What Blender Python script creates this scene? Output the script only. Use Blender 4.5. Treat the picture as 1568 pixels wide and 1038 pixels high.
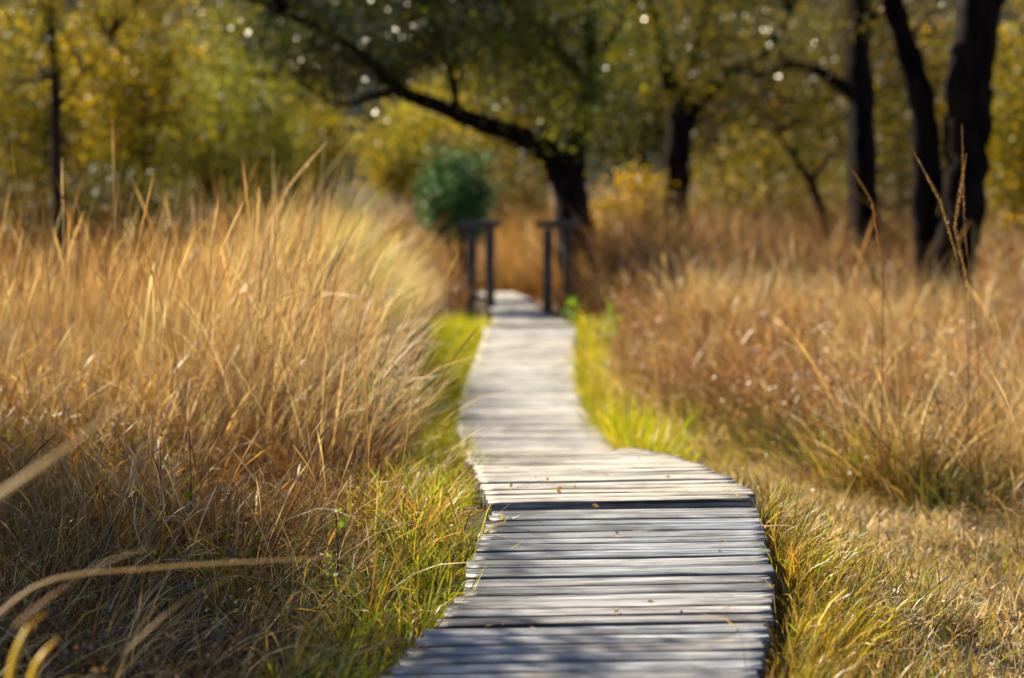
import bpy, math, random
import numpy as np
from mathutils import Vector, Euler

for o in list(bpy.data.objects): bpy.data.objects.remove(o)
S = bpy.context.scene
C = S.collection
rng = np.random.default_rng(7)
random.seed(7)

# ------------------------------------------------------------------ camera
F = 3200.0                      # focal length in photo pixels (1568 wide)
CAMZ = 1.70
HOR = 305.0                     # horizon row in the photo
PITCH = math.atan((519.0 - HOR) / F)
cam_d = bpy.data.cameras.new('camera'); cam = bpy.data.objects.new('camera', cam_d); C.objects.link(cam)
cam.location = (0, 0, CAMZ); cam.rotation_euler = (math.pi / 2 - PITCH, 0, 0)
cam_d.sensor_width = 36.0; cam_d.lens = F / 1568 * 36.0
cam_d.clip_start = 0.05; cam_d.clip_end = 2000
cam_d.dof.use_dof = True; cam_d.dof.focus_distance = 7.35; cam_d.dof.aperture_fstop = 1.75
S.camera = cam

# ------------------------------------------------------------------ light
SUN_AZ = math.radians(-50.0)    # ahead and to the left
SUN_EL = math.radians(43.0)
w = bpy.data.worlds.new('World'); S.world = w; w.use_nodes = True
nt = w.node_tree; nt.nodes.clear()
sky = nt.nodes.new('ShaderNodeTexSky'); sky.sky_type = 'NISHITA'; sky.sun_disc = False
sky.air_density = 0.6; sky.dust_density = 0.4; sky.sun_elevation = SUN_EL; sky.sun_rotation = SUN_AZ
bg = nt.nodes.new('ShaderNodeBackground'); bg.inputs['Strength'].default_value = 0.05
wo = nt.nodes.new('ShaderNodeOutputWorld')
nt.links.new(sky.outputs[0], bg.inputs['Color']); nt.links.new(bg.outputs[0], wo.inputs['Surface'])
sd = bpy.data.lights.new('sun', 'SUN'); sd.energy = 5.0; sd.angle = math.radians(0.53); sd.color = (1.0, 0.87, 0.66)
sun = bpy.data.objects.new('sun', sd); C.objects.link(sun)
sv = Vector((math.sin(SUN_AZ) * math.cos(SUN_EL), math.cos(SUN_AZ) * math.cos(SUN_EL), math.sin(SUN_EL)))
sun.rotation_euler = sv.to_track_quat('Z', 'Y').to_euler(); sun.location = sv * 60
S.view_settings.view_transform = 'Standard'; S.view_settings.look = 'None'
S.view_settings.exposure = 1.42; S.view_settings.gamma = 1.0
S.render.engine = 'CYCLES'
S.cycles.max_bounces = 5; S.cycles.transparent_max_bounces = 4
S.cycles.diffuse_bounces = 1; S.cycles.glossy_bounces = 2; S.cycles.transmission_bounces = 3

# ------------------------------------------------------------------ helpers
def P(u, v, y):
    """point of the place seen at photo column u, row v, at y metres ahead"""
    a = (u - 784.0) / F; b = (519.0 - v) / F
    dy = math.cos(PITCH) + b * math.sin(PITCH); dz = b * math.cos(PITCH) - math.sin(PITCH)
    k = y / dy
    return np.array((a * k, y, CAMZ + dz * k))

def tag(o, label=None, cat=None, group=None, kind=None):
    if label: o['label'] = label
    if cat: o['category'] = cat
    if group: o['group'] = group
    if kind: o['kind'] = kind
    return o

def empty(name, loc, label, cat, group=None):
    o = bpy.data.objects.new(name, None); C.objects.link(o); o.location = tuple(float(a) for a in loc)
    o.empty_display_size = 0.2
    return tag(o, label, cat, group)

def mesh_obj(name, V, Q, mat, parent=None, col=None, uv=None, smooth=False):
    """V (n,3) world coordinates, Q (m,4) quads"""
    V = np.asarray(V, dtype=np.float32); Q = np.asarray(Q, dtype=np.int32)
    if parent is not None:
        V = V - np.array(parent.location, dtype=np.float32)
    me = bpy.data.meshes.new(name)
    me.vertices.add(len(V)); me.vertices.foreach_set('co', V.ravel())
    me.loops.add(Q.size); me.loops.foreach_set('vertex_index', Q.ravel())
    me.polygons.add(len(Q)); me.polygons.foreach_set('loop_start', np.arange(0, Q.size, 4, dtype=np.int32))
    if smooth: me.polygons.foreach_set('use_smooth', np.ones(len(Q), dtype=bool))
    me.update(calc_edges=True)
    if col is not None:
        a = me.attributes.new('Col', 'FLOAT_COLOR', 'POINT')
        c4 = np.ones((len(V), 4), dtype=np.float32); c4[:, :3] = col
        a.data.foreach_set('color', c4.ravel())
    if uv is not None:
        l = me.uv_layers.new(name='UVMap')
        l.data.foreach_set('uv', np.asarray(uv, dtype=np.float32)[Q.ravel()].ravel())
    me.materials.append(mat)
    me.validate()
    o = bpy.data.objects.new(name, me); C.objects.link(o)
    if parent is not None: o.parent = parent
    return o

# ------------------------------------------------------------------ materials
def newmat(name):
    m = bpy.data.materials.new(name); m.use_nodes = True
    n = m.node_tree; n.nodes.clear()
    out = n.nodes.new('ShaderNodeOutputMaterial')
    return m, n, out

def leaf_mat(name, rough=0.42, trans=0.35, spec=0.5, tint=(1.15, 1.1, 0.7)):
    m, n, out = newmat(name)
    at = n.nodes.new('ShaderNodeAttribute'); at.attribute_name = 'Col'
    p = n.nodes.new('ShaderNodeBsdfPrincipled'); p.inputs['Roughness'].default_value = rough
    p.inputs['Specular IOR Level'].default_value = spec
    t = n.nodes.new('ShaderNodeBsdfTranslucent')
    mm = n.nodes.new('ShaderNodeMixRGB'); mm.blend_type = 'MULTIPLY'; mm.inputs[0].default_value = 1.0
    mm.inputs[2].default_value = (*tint, 1)
    mx = n.nodes.new('ShaderNodeMixShader'); mx.inputs[0].default_value = trans
    n.links.new(at.outputs['Color'], p.inputs['Base Color'])
    n.links.new(at.outputs['Color'], mm.inputs[1]); n.links.new(mm.outputs[0], t.inputs['Color'])
    n.links.new(p.outputs[0], mx.inputs[1]); n.links.new(t.outputs[0], mx.inputs[2])
    n.links.new(mx.outputs[0], out.inputs['Surface'])
    return m

def ramp(n, src, stops):
    r = n.nodes.new('ShaderNodeValToRGB')
    while len(r.color_ramp.elements) < len(stops): r.color_ramp.elements.new(0.5)
    for e, (p, c) in zip(r.color_ramp.elements, stops): e.position = p; e.color = (*c, 1)
    n.links.new(src, r.inputs[0]); return r

def bark_mat(name, a, b, scale=7.0):
    m, n, out = newmat(name)
    tc = n.nodes.new('ShaderNodeTexCoord'); mp = n.nodes.new('ShaderNodeMapping')
    mp.inputs['Scale'].default_value = (scale, scale, scale * 0.25)
    n.links.new(tc.outputs['Object'], mp.inputs[0])
    no = n.nodes.new('ShaderNodeTexNoise'); no.inputs['Scale'].default_value = 1.6; no.inputs['Detail'].default_value = 6
    n.links.new(mp.outputs[0], no.inputs['Vector'])
    r = ramp(n, no.outputs[0], [(0.35, a), (0.68, b)])
    p = n.nodes.new('ShaderNodeBsdfPrincipled'); p.inputs['Roughness'].default_value = 0.95; p.inputs['Specular IOR Level'].default_value = 0.08
    bu = n.nodes.new('ShaderNodeBump'); bu.inputs['Strength'].default_value = 0.9; bu.inputs['Distance'].default_value = 0.03
    n.links.new(no.outputs[0], bu.inputs['Height']); n.links.new(bu.outputs[0], p.inputs['Normal'])
    n.links.new(r.outputs[0], p.inputs['Base Color']); n.links.new(p.outputs[0], out.inputs['Surface'])
    return m

def wood_mat(name, dark, mid, light, rough=0.45):
    m, n, out = newmat(name)
    tc = n.nodes.new('ShaderNodeTexCoord')
    def tex(scale, sx, sy, det, rgh=0.6):
        mp = n.nodes.new('ShaderNodeMapping'); mp.inputs['Scale'].default_value = (sx, sy, 1)
        n.links.new(tc.outputs['UV'], mp.inputs[0])
        t = n.nodes.new('ShaderNodeTexNoise'); t.inputs['Scale'].default_value = scale
        t.inputs['Detail'].default_value = det; t.inputs['Roughness'].default_value = rgh
        n.links.new(mp.outputs[0], t.inputs['Vector']); return t
    grain = tex(1.0, 5, 170, 5)           # fine fibre
    streak = tex(1.0, 2.2, 40, 4)         # wide streaks
    blot = tex(1.0, 3.5, 5.5, 5)          # blotches and algae
    crack = tex(1.0, 1.3, 62, 3, 0.55)
    att = n.nodes.new('ShaderNodeAttribute'); att.attribute_name = 'Col'
    r1 = ramp(n, streak.outputs[0], [(0.36, dark), (0.5, mid), (0.64, light)])
    mixg = n.nodes.new('ShaderNodeMixRGB'); mixg.blend_type = 'OVERLAY'; mixg.inputs[0].default_value = 0.95
    g2 = ramp(n, grain.outputs[0], [(0.3, (0.12,) * 3), (0.7, (0.85,) * 3)])
    n.links.new(r1.outputs[0], mixg.inputs[1]); n.links.new(g2.outputs[0], mixg.inputs[2])
    mixb = n.nodes.new('ShaderNodeMixRGB'); mixb.blend_type = 'MULTIPLY'; mixb.inputs[0].default_value = 0.7
    b2 = ramp(n, blot.outputs[0], [(0.36, (0.30, 0.28, 0.27)), (0.54, (1, 1, 1))])
    n.links.new(mixg.outputs[0], mixb.inputs[1]); n.links.new(b2.outputs[0], mixb.inputs[2])
    mixa = n.nodes.new('ShaderNodeMixRGB'); mixa.blend_type = 'MULTIPLY'; mixa.inputs[0].default_value = 1
    n.links.new(mixb.outputs[0], mixa.inputs[1]); n.links.new(att.outputs['Color'], mixa.inputs[2])
    mixc = n.nodes.new('ShaderNodeMixRGB'); mixc.blend_type = 'MULTIPLY'; mixc.inputs[0].default_value = 1
    c2 = ramp(n, crack.outputs[0], [(0.35, (0.05, 0.045, 0.04)), (0.41, (1, 1, 1))])
    n.links.new(mixa.outputs[0], mixc.inputs[1]); n.links.new(c2.outputs[0], mixc.inputs[2])
    p = n.nodes.new('ShaderNodeBsdfPrincipled')
    rr = ramp(n, grain.outputs[0], [(0.2, (rough + 0.2,) * 3), (0.8, (rough - 0.08,) * 3)])
    n.links.new(rr.outputs[0], p.inputs['Roughness'])
    p.inputs['Specular IOR Level'].default_value = 0.6
    bu = n.nodes.new('ShaderNodeBump'); bu.inputs['Strength'].default_value = 0.55; bu.inputs['Distance'].default_value = 0.004
    ad = n.nodes.new('ShaderNodeMath'); ad.operation = 'ADD'
    n.links.new(grain.outputs[0], ad.inputs[0]); n.links.new(c2.outputs[0], ad.inputs[1])
    n.links.new(ad.outputs[0], bu.inputs['Height']); n.links.new(bu.outputs[0], p.inputs['Normal'])
    n.links.new(mixc.outputs[0], p.inputs['Base Color']); n.links.new(p.outputs[0], out.inputs['Surface'])
    return m

M_grass = leaf_mat('grass_blades', 0.40, 0.40, 0.5, (1.22, 1.08, .64))
M_green = leaf_mat('green_blades', 0.38, 0.45, 0.5, (1.25, 1.2, .4))
M_leaf = leaf_mat('leaves', 0.45, 0.50, 0.3, (1.2, 1.1, 0.35))
M_oak = leaf_mat('glossy_leaves', 0.28, 0.45, 0.55, (1.2, 1.2, 0.35))
M_needle = leaf_mat('needles', 0.5, 0.15, 0.4)
M_bark = bark_mat('dark_bark', (0.003, 0.002, 0.002), (0.022, 0.015, 0.012), 5.0)
M_bark2 = bark_mat('brown_bark', (0.015, 0.01, 0.007), (0.06, 0.042, 0.028))
M_wood = wood_mat('weathered_planks', (0.16, 0.15, 0.145), (0.36, 0.355, 0.35), (0.56, 0.55, 0.535), 0.42)
M_post = wood_mat('dark_post_wood', (0.05, 0.044, 0.04), (0.11, 0.098, 0.09), (0.19, 0.17, 0.155), 0.6)

def ground_mat():
    m, n, out = newmat('peaty_soil')
    tc = n.nodes.new('ShaderNodeTexCoord')
    a = n.nodes.new('ShaderNodeTexNoise'); a.inputs['Scale'].default_value = 1.3; a.inputs['Detail'].default_value = 8
    b = n.nodes.new('ShaderNodeTexNoise'); b.inputs['Scale'].default_value = 28; b.inputs['Detail'].default_value = 6
    n.links.new(tc.outputs['Object'], a.inputs['Vector']); n.links.new(tc.outputs['Object'], b.inputs['Vector'])
    r = ramp(n, a.outputs[0], [(0.35, (0.03, 0.02, 0.012)), (0.55, (0.075, 0.045, 0.02)), (0.7, (0.06, 0.055, 0.02))])
    r2 = ramp(n, b.outputs[0], [(0.35, (0.3,) * 3), (0.65, (1.3,) * 3)])
    mx = n.nodes.new('ShaderNodeMixRGB'); mx.blend_type = 'MULTIPLY'; mx.inputs[0].default_value = 1
    n.links.new(r.outputs[0], mx.inputs[1]); n.links.new(r2.outputs[0], mx.inputs[2])
    p = n.nodes.new('ShaderNodeBsdfPrincipled'); p.inputs['Roughness'].default_value = 0.95
    bu = n.nodes.new('ShaderNodeBump'); bu.inputs['Strength'].default_value = 1; bu.inputs['Distance'].default_value = 0.05
    n.links.new(b.outputs[0], bu.inputs['Height']); n.links.new(bu.outputs[0], p.inputs['Normal'])
    n.links.new(mx.outputs[0], p.inputs['Base Color']); n.links.new(p.outputs[0], out.inputs['Surface'])
    return m

# ------------------------------------------------------------------ boardwalk line (y, centre x, top z, width, edge slope)
def st(v, l, r, W=1.0):
    y = F * W / (r - l); p = P((l + r) / 2, v, y)
    return (y, p[0], p[2], W)
ST_B = [st(953, 664, 1183), st(900, 703, 1184), st(850, 722, 1178), st(800, 742, 1166), st(776, 754, 1161)]
ST_A = [(3.6, ST_B[0][1] - 0.42, ST_B[0][2] - 0.16, 1.0), st(1038, 578, 1166), st(962, 648, 1181)]
ST_C = [(7.95, P(954, 766, 7.95)[0], P(954, 766, 7.95)[2], 1.01), st(752, 740, 1152, 1.06), st(735, 733, 1120, 1.06), st(720, 727, 1088, 1.05), st(701, 715, 1036, 1.03), st(690, 711, 986)]
ST_C.append((13.0, 0.19, 0.13, 1.0))
ST_D = [(13.15, 0.175, 0.09, 1.0), st(683, 705, 938), st(650, 700, 915)]
ST_D.append((15.5, P(805, 644, 15.5)[0], P(805, 644, 15.5)[2], 1.0))
ST_E = [(15.56, P(804.5, 643.6, 15.56)[0], P(804.5, 643.6, 15.56)[2] - .02, 1.0), st(637, 703, 903), st(620, 705, 893), st(600, 708, 886), st(550, 728, 882), st(500, 742, 882)]
ST_F = [(23.2, P(818, 497, 23.2)[0], P(818, 497, 23.2)[2], 0.92), (26.0, P(800, 483, 26.0)[0], P(800, 483, 26.0)[2], 0.74),
        (28.6, P(785, 470, 28.6)[0], P(785, 470, 28.6)[2], 0.62)]
ST_G = [(28.9, P(786, 469, 28.9)[0], P(786, 469, 28.9)[2], 0.6), (31.0, P(783, 458, 31)[0], P(783, 458, 31)[2], 0.6),
        (33.5, P(758, 447, 33.5)[0], P(758, 447, 33.5)[2], 0.6)]
ALL = sorted(ST_A + ST_B + ST_C + ST_D + ST_E + ST_F + ST_G)
AY = np.array([s[0] for s in ALL]); AX = np.array([s[1] for s in ALL]); AZ = np.array([s[2] for s in ALL])
def bx(y): return np.interp(y, AY, AX)
def bz(y): return np.interp(y, AY, AZ)

def smooth(t): t = np.clip(t, 0, 1); return t * t * (3 - 2 * t)
def vnoise(x, y, s, seed=0):
    x = x / s; y = y / s
    return (np.sin(x * 1.7 + 1.3 * seed + np.sin(y * 1.1 + seed)) + np.sin(y * 1.9 + 2.1 * seed + np.sin(x * 1.4 + seed * .7))
            + np.sin((x + y) * 1.13 + seed * 3.3)) / 3.0

def ground(x, y):
    x = np.asarray(x, float); y = np.asarray(y, float)
    c = bx(y); b = bz(y) - 0.16
    left = np.interp(y, [0, 5, 8, 12, 16, 24, 32, 60, 120], [0.22, 0.22, 0.24, 0.46, 0.5, 0.38, 0.3, 0.9, 2.5])
    right = np.interp(y, [0, 6, 12, 18, 24, 32, 60, 120], [0.12, 0.10, 0.04, 0.06, 0.22, 0.45, 1.2, 2.5])
    dx = x - c
    side = np.where(dx < 0, left, right)
    t = smooth((np.abs(dx) - 0.62) / 1.0)
    far = smooth((y - 34) / 8)
    b = b * (1 - far) + side * far
    h = b * (1 - t) + side * t
    h = h + 0.05 * vnoise(x, y, 0.8, 1) * t + 0.07 * vnoise(x, y, 2.3, 2) * t + 0.25 * vnoise(x, y, 11, 3) * smooth((y - 36) / 20)
    h = h + 0.25 * smooth((-dx - 1.2) / 2.0) * smooth((y - 9) / 4) * (1 - smooth((y - 20) / 8)) * (1 - smooth((-x / np.maximum(y, 1) - .12) / .06))
    return h

# ------------------------------------------------------------------ ground sheet
def grid_obj(name, xs, ys, hf, mat):
    X, Y = np.meshgrid(xs, ys); Z = hf(X, Y)
    V = np.stack([X.ravel(), Y.ravel(), Z.ravel()], 1)
    nx, ny = len(xs), len(ys)
    i = np.arange(nx - 1)[None, :] + np.arange(ny - 1)[:, None] * nx
    Q = np.stack([i, i + 1, i + nx + 1, i + nx], -1).reshape(-1, 4)
    return mesh_obj(name, V, Q, mat, smooth=True)
xs = np.unique(np.concatenate([np.linspace(-400, -20, 20), np.linspace(-20, -5, 31), np.linspace(-5, 5, 121), np.linspace(5, 20, 31), np.linspace(20, 400, 20)]))
ys = np.unique(np.concatenate([np.linspace(-200, 0, 12), np.linspace(0, 34, 240), np.linspace(34, 80, 60), np.linspace(80, 600, 30)]))
tag(grid_obj('ground', xs, ys, ground, ground_mat()), kind='structure')

def hill_h(x, y):
    t = smooth((y - 120) / 130)
    return -6 + 2.5 + (62 + 9 * vnoise(x, y, 70, 4)) * t + 1.6 * vnoise(x, y, 9, 5) + 0.8 * vnoise(x, y, 4, 6) - 22 * smooth((-x - 4) / 40) * 0 
m, n, out = newmat('far_forest')
tc = n.nodes.new('ShaderNodeTexCoord'); no = n.nodes.new('ShaderNodeTexNoise'); no.inputs['Scale'].default_value = 0.35; no.inputs['Detail'].default_value = 8
n.links.new(tc.outputs['Object'], no.inputs['Vector'])
r = ramp(n, no.outputs[0], [(0.35, (0.004, 0.008, 0.012)), (0.65, (0.012, 0.02, 0.022))])
p = n.nodes.new('ShaderNodeBsdfPrincipled'); p.inputs['Roughness'].default_value = 1.0; p.inputs['Specular IOR Level'].default_value = 0.1
n.links.new(r.outputs[0], p.inputs['Base Color']); n.links.new(p.outputs[0], out.inputs['Surface'])
tag(grid_obj('hills', np.linspace(-260, 260, 150), np.linspace(118, 400, 90), hill_h, m), kind='structure')

# ------------------------------------------------------------------ planks
def plank(c, ax, L, W, T, idx, zoff, pitch_slope, seed, stain=0.0):
    """one worn plank along ax (unit 3-vector), returns V, Q, uv, col"""
    r = np.random.default_rng(seed)
    ns = 22
    s = np.linspace(-0.5, 0.5, ns) * L
    bev = 0.0035
    h = W / 2
    prof = np.array([(-h, -T), (-h, -T * .5), (-h, -bev * 1.5), (-h + bev * 1.3, -bev * .2), (-h * .45, 0.001), (h * .1, 0.0), (h * .55, 0.0008),
                     (h - bev * 1.3, -bev * .3), (h, -bev * 1.6), (h, -T * .5), (h, -T)])
    npf = len(prof)
    up = np.array((0, -pitch_slope * 0, 1.0)); ax = ax / np.linalg.norm(ax)
    fw = np.cross(up, ax); fw = fw / np.linalg.norm(fw); fw[2] += pitch_slope; fw /= np.linalg.norm(fw); up = np.cross(ax, fw)
    ph = r.random(8) * 6.28
    V = np.zeros((ns, npf, 3)); UV = np.zeros((ns, npf, 2))
    sag = r.normal(0, 0.0014); bow = r.normal(0, 0.003)
    for i, t in enumerate(s):
        q = t / L
        e0 = 0.0011 * np.sin(t * 7 + ph[0]) + 0.0006 * np.sin(t * 27 + ph[1]) + r.normal(0, 0.0007)
        e1 = 0.0011 * np.sin(t * 6 + ph[2]) + 0.0006 * np.sin(t * 31 + ph[3]) + r.normal(0, 0.0007)
        zz = 0.0004 * np.sin(t * 8 + ph[4]) + sag * (4 * q * q)
        for j, (a, b) in enumerate(prof):
            aa = a + (e0 if a < 0 else e1) * (abs(a) / h) + bow * (1 - 4 * q * q)
            tt = t
            if i in (0, ns - 1): tt = t + r.normal(0, 0.003)
            V[i, j] = np.asarray(c) + ax * tt + fw * aa + up * (b + zz + zoff)
            UV[i, j] = (t + idx * 1.37, (a if b > -T * .4 else a + b) + idx * 0.731)
    Q = []
    for i in range(ns - 1):
        for j in range(npf):
            k = (j + 1) % npf
            Q.append((i * npf + j, i * npf + k, (i + 1) * npf + k, (i + 1) * npf + j))
    # ends: quads pairing profile points
    for b0, rev in ((0, 1), ((ns - 1) * npf, 0)):
        pts = list(range(npf))
        lo, hi = 0, npf - 1
        while hi - lo >= 2:
            if hi - lo == 2:
                break
            q = [b0 + lo, b0 + lo + 1, b0 + hi - 1, b0 + hi]
            Q.append(q[::-1] if rev else q); lo += 1; hi -= 1
    tint = r.normal(0.97, 0.17); tint = min(max(tint, 0.6), 1.3)
    wm = r.normal(0, 0.03)
    col = np.tile(np.array([tint * (1 + wm), tint, tint * (1 - wm)]), (ns * npf, 1))
    side = np.tile(np.array([1, 1, 1, 0, 0, 0, 0, 0, 1, 1, 1], float), ns)     # dark side wood, with shade of the gaps painted in
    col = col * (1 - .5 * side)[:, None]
    if stain > 0:      # mud and algae on the left end of the planks
        q = np.repeat(s / L, npf) + r.normal(0, .05)
        col = col * (1 - stain * np.clip((-.17 - q) / .28, 0, 1) * r.uniform(.5, 1.1))[:, None]
    return V.reshape(-1, 3), np.array(Q), UV.reshape(-1, 2), col

PIDX = [0]
def deck(name, label, stations, pitch, T=0.05, twist=0.0, jit=1.0, gap=0.013, warm=(1, 1, 1), skew=0.0, stain=0.0):
    Y = np.array([s[0] for s in stations]); X = np.array([s[1] for s in stations]); Z = np.array([s[2] for s in stations]); Wd = np.array([s[3] for s in stations])
    root = empty(name, (X[0], Y[0], Z[0] - T - 0.1), label, 'boardwalk', 'sections of the plank boardwalk')
    y = Y[0] + pitch / 2; Vs, Qs, Us, Cs = [], [], [], []; off = 0
    lastskew = 0
    while y < Y[-1]:
        PIDX[0] += 1; r = np.random.default_rng(1000 + PIDX[0])
        e = 0.15
        sl = (np.interp(y + e, Y, Z) - np.interp(y - e, Y, Z)) / max(1e-6, (min(y + e, Y[-1]) - max(y - e, Y[0])))
        dxs = (np.interp(y + e, Y, X) - np.interp(y - e, Y, X)) / (2 * e)
        lastskew = 0.6 * lastskew + r.normal(0, 0.004 * jit)
        ax = np.array((1.0, skew + lastskew, twist + r.normal(0, 0.0022 * jit)))
        Wp = pitch * r.uniform(0.93, 1.06) - gap * r.uniform(0.6, 1.35)
        L = np.interp(y, Y, Wd) + r.normal(0, 0.006 * jit)
        c = (np.interp(y, Y, X) + r.normal(0, 0.004 * jit), y, np.interp(y, Y, Z))
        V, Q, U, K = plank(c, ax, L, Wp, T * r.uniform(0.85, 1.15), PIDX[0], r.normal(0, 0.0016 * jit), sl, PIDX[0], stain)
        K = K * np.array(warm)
        Vs.append(V); Qs.append(Q + off); Us.append(U); Cs.append(K); off += len(V)
        y += pitch
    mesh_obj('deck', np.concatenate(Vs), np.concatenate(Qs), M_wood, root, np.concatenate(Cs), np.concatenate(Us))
    # two bearers
    for sx in (-0.36, 0.36):
        Vb = []; Ub = []; yy = np.arange(Y[0] + 0.03, Y[-1] - 0.02, 0.12)
        for q in yy:
            cx = np.interp(q, Y, X) + sx * np.interp(q, Y, Wd); cz = np.interp(q, Y, Z) - T * 1.2
            for (a, b) in ((-.04, 0), (.04, 0), (.04, -.13), (-.04, -.13)):
                Vb.append((cx + a, q, cz + b)); Ub.append((q, a + b))
        Qb = []
        for i in range(len(yy) - 1):
            for j in range(4):
                k = (j + 1) % 4
                Qb.append((i * 4 + j, i * 4 + k, i * 4 + 4 + k, i * 4 + 4 + j))
        Qb.append((3, 2, 1, 0)); e = (len(yy) - 1) * 4; Qb.append((e, e + 1, e + 2, e + 3))
        mesh_obj('beam', Vb, Qb, M_post, root, np.ones((len(Vb), 3)), Ub)
    return root
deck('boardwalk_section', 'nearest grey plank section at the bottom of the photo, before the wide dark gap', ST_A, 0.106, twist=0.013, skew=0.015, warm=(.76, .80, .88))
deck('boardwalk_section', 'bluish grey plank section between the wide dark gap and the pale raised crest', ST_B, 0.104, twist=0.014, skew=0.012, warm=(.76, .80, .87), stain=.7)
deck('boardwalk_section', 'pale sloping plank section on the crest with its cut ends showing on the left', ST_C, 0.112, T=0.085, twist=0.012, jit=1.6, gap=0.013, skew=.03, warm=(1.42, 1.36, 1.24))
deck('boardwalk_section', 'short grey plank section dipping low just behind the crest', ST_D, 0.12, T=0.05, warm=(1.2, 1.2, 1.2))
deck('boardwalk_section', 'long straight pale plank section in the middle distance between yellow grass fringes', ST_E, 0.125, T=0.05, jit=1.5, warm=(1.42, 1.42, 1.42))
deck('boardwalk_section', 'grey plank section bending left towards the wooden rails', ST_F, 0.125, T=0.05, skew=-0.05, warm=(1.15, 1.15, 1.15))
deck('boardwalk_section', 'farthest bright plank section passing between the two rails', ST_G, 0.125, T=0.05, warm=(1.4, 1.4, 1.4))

# ------------------------------------------------------------------ grass
def blades(base, L, az, th0, curl, W, cb, ct, segs=5, head=0.0, rs=None, wig=0.06, headw=1.9):
    """vectorised ribbons; base (n,3); th0 tilt from vertical; curl added along length"""
    n_ = len(base); rs = rs or rng
    t = np.linspace(0, 1, segs + 1)
    if head > 0: t = np.concatenate([np.linspace(0, 1 - head, segs - 2), np.linspace(1 - head * .8, 1, 3)])
    k = len(t)
    pos = np.zeros((n_, k, 3)); pos[:, 0] = base
    azk = az.copy()
    for i in range(1, k):
        tm = (t[i] + t[i - 1]) / 2; ds = (t[i] - t[i - 1]) * L
        th = th0 + curl * tm ** 1.5
        azk = azk + rs.normal(0, wig, n_)
        pos[:, i, 0] = pos[:, i - 1, 0] + ds * np.sin(th) * np.cos(azk)
        pos[:, i, 1] = pos[:, i - 1, 1] + ds * np.sin(th) * np.sin(azk)
        pos[:, i, 2] = pos[:, i - 1, 2] + ds * np.cos(th)
    fa = rs.random(n_) * math.pi
    # width direction: horizontal across the lean, rolled
    d = pos[:, -1] - pos[:, 0]; d /= np.linalg.norm(d, axis=1)[:, None]
    a = np.stack([np.cos(fa), np.sin(fa), rs.normal(0, .3, n_)], 1)
    wd = np.cross(d, a); wd /= np.linalg.norm(wd, axis=1)[:, None] + 1e-9
    if head > 0:
        pr = np.where(t < 1 - head, 0.55, 1.0); pr[t >= 1 - head] = np.interp(t[t >= 1 - head], [1 - head, 1 - head * .8, 1 - head * .4, 1], [1.0, headw * .7, headw, 0.25])
    else:
        pr = np.interp(t, [0, .3, .7, 1], [0.75, 1, .75, 0.08])
    hw = (W[:, None] * pr[None, :] * 0.5)[:, :, None] * wd[:, None, :]
    V = np.stack([pos - hw, pos + hw], 2).reshape(n_, k * 2, 3)
    i = np.arange(k - 1) * 2
    q = np.stack([i, i + 1, i + 3, i + 2], 1)
    Q = (q[None] + (np.arange(n_) * k * 2)[:, None, None]).reshape(-1, 4)
    tq = t ** 1.9  # base colour held low on the blade, painting in shade among the stems
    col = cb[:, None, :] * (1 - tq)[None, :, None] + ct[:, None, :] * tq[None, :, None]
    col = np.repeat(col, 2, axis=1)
    return V.reshape(-1, 3), Q, col.reshape(-1, 3)

def pal(cols, n_, var=0.26):
    cols = np.array(cols); c = cols[rng.integers(0, len(cols), n_)]
    c = c * np.clip(rng.normal(1, var, (n_, 1)), .45, 1.6)
    return np.clip(c, 0.003, 0.9)

class Stuff:
    def __init__(s): s.V = []; s.Q = []; s.C = []; s.off = 0
    def add(s, V, Q, K): s.V.append(V); s.Q.append(Q + s.off); s.C.append(K); s.off += len(V)
    def build(s, name, mat, parent=None, **kw):
        return mesh_obj(name, np.concatenate(s.V), np.concatenate(s.Q), mat, parent, np.concatenate(s.C), **kw)

def leaves(cent, n_, spread, size, cols, var=.3, flat=.75, droop=0):
    """n_ leaves round each centre"""
    m = len(cent); idx = np.repeat(np.arange(m), n_); N = len(idx)
    p = cent[idx] + rng.normal(0, 1, (N, 3)) * np.array((spread, spread, spread * flat))
    p[:, 2] -= droop * np.abs(rng.normal(0, spread, N))
    a = rng.normal(0, 1, (N, 3)); a /= np.linalg.norm(a, axis=1)[:, None]
    b = np.cross(a, rng.normal(0, 1, (N, 3))); b /= np.linalg.norm(b, axis=1)[:, None]
    s = size * np.clip(rng.normal(1, .25, N), .5, 1.7)[:, None]
    V = np.stack([p - a * s * .55, p + b * s * .34, p + a * s * .6, p - b * s * .34], 1)
    cc = np.array(cols)[rng.integers(0, len(cols), m)]; cl = np.array(cols)[rng.integers(0, len(cols), N)]
    mix = rng.random((N, 1)) * .6
    c = (cc[idx] * (1 - mix) + cl * mix) * np.clip(rng.normal(1, var, (N, 1)), .35, 1.8)
    return V.reshape(-1, 3), np.arange(N * 4).reshape(-1, 4), np.repeat(np.clip(c, .002, .9), 4, axis=0)

def in_view(x, y, m=1.3): return np.abs(x) < y * 0.248 + m

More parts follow.
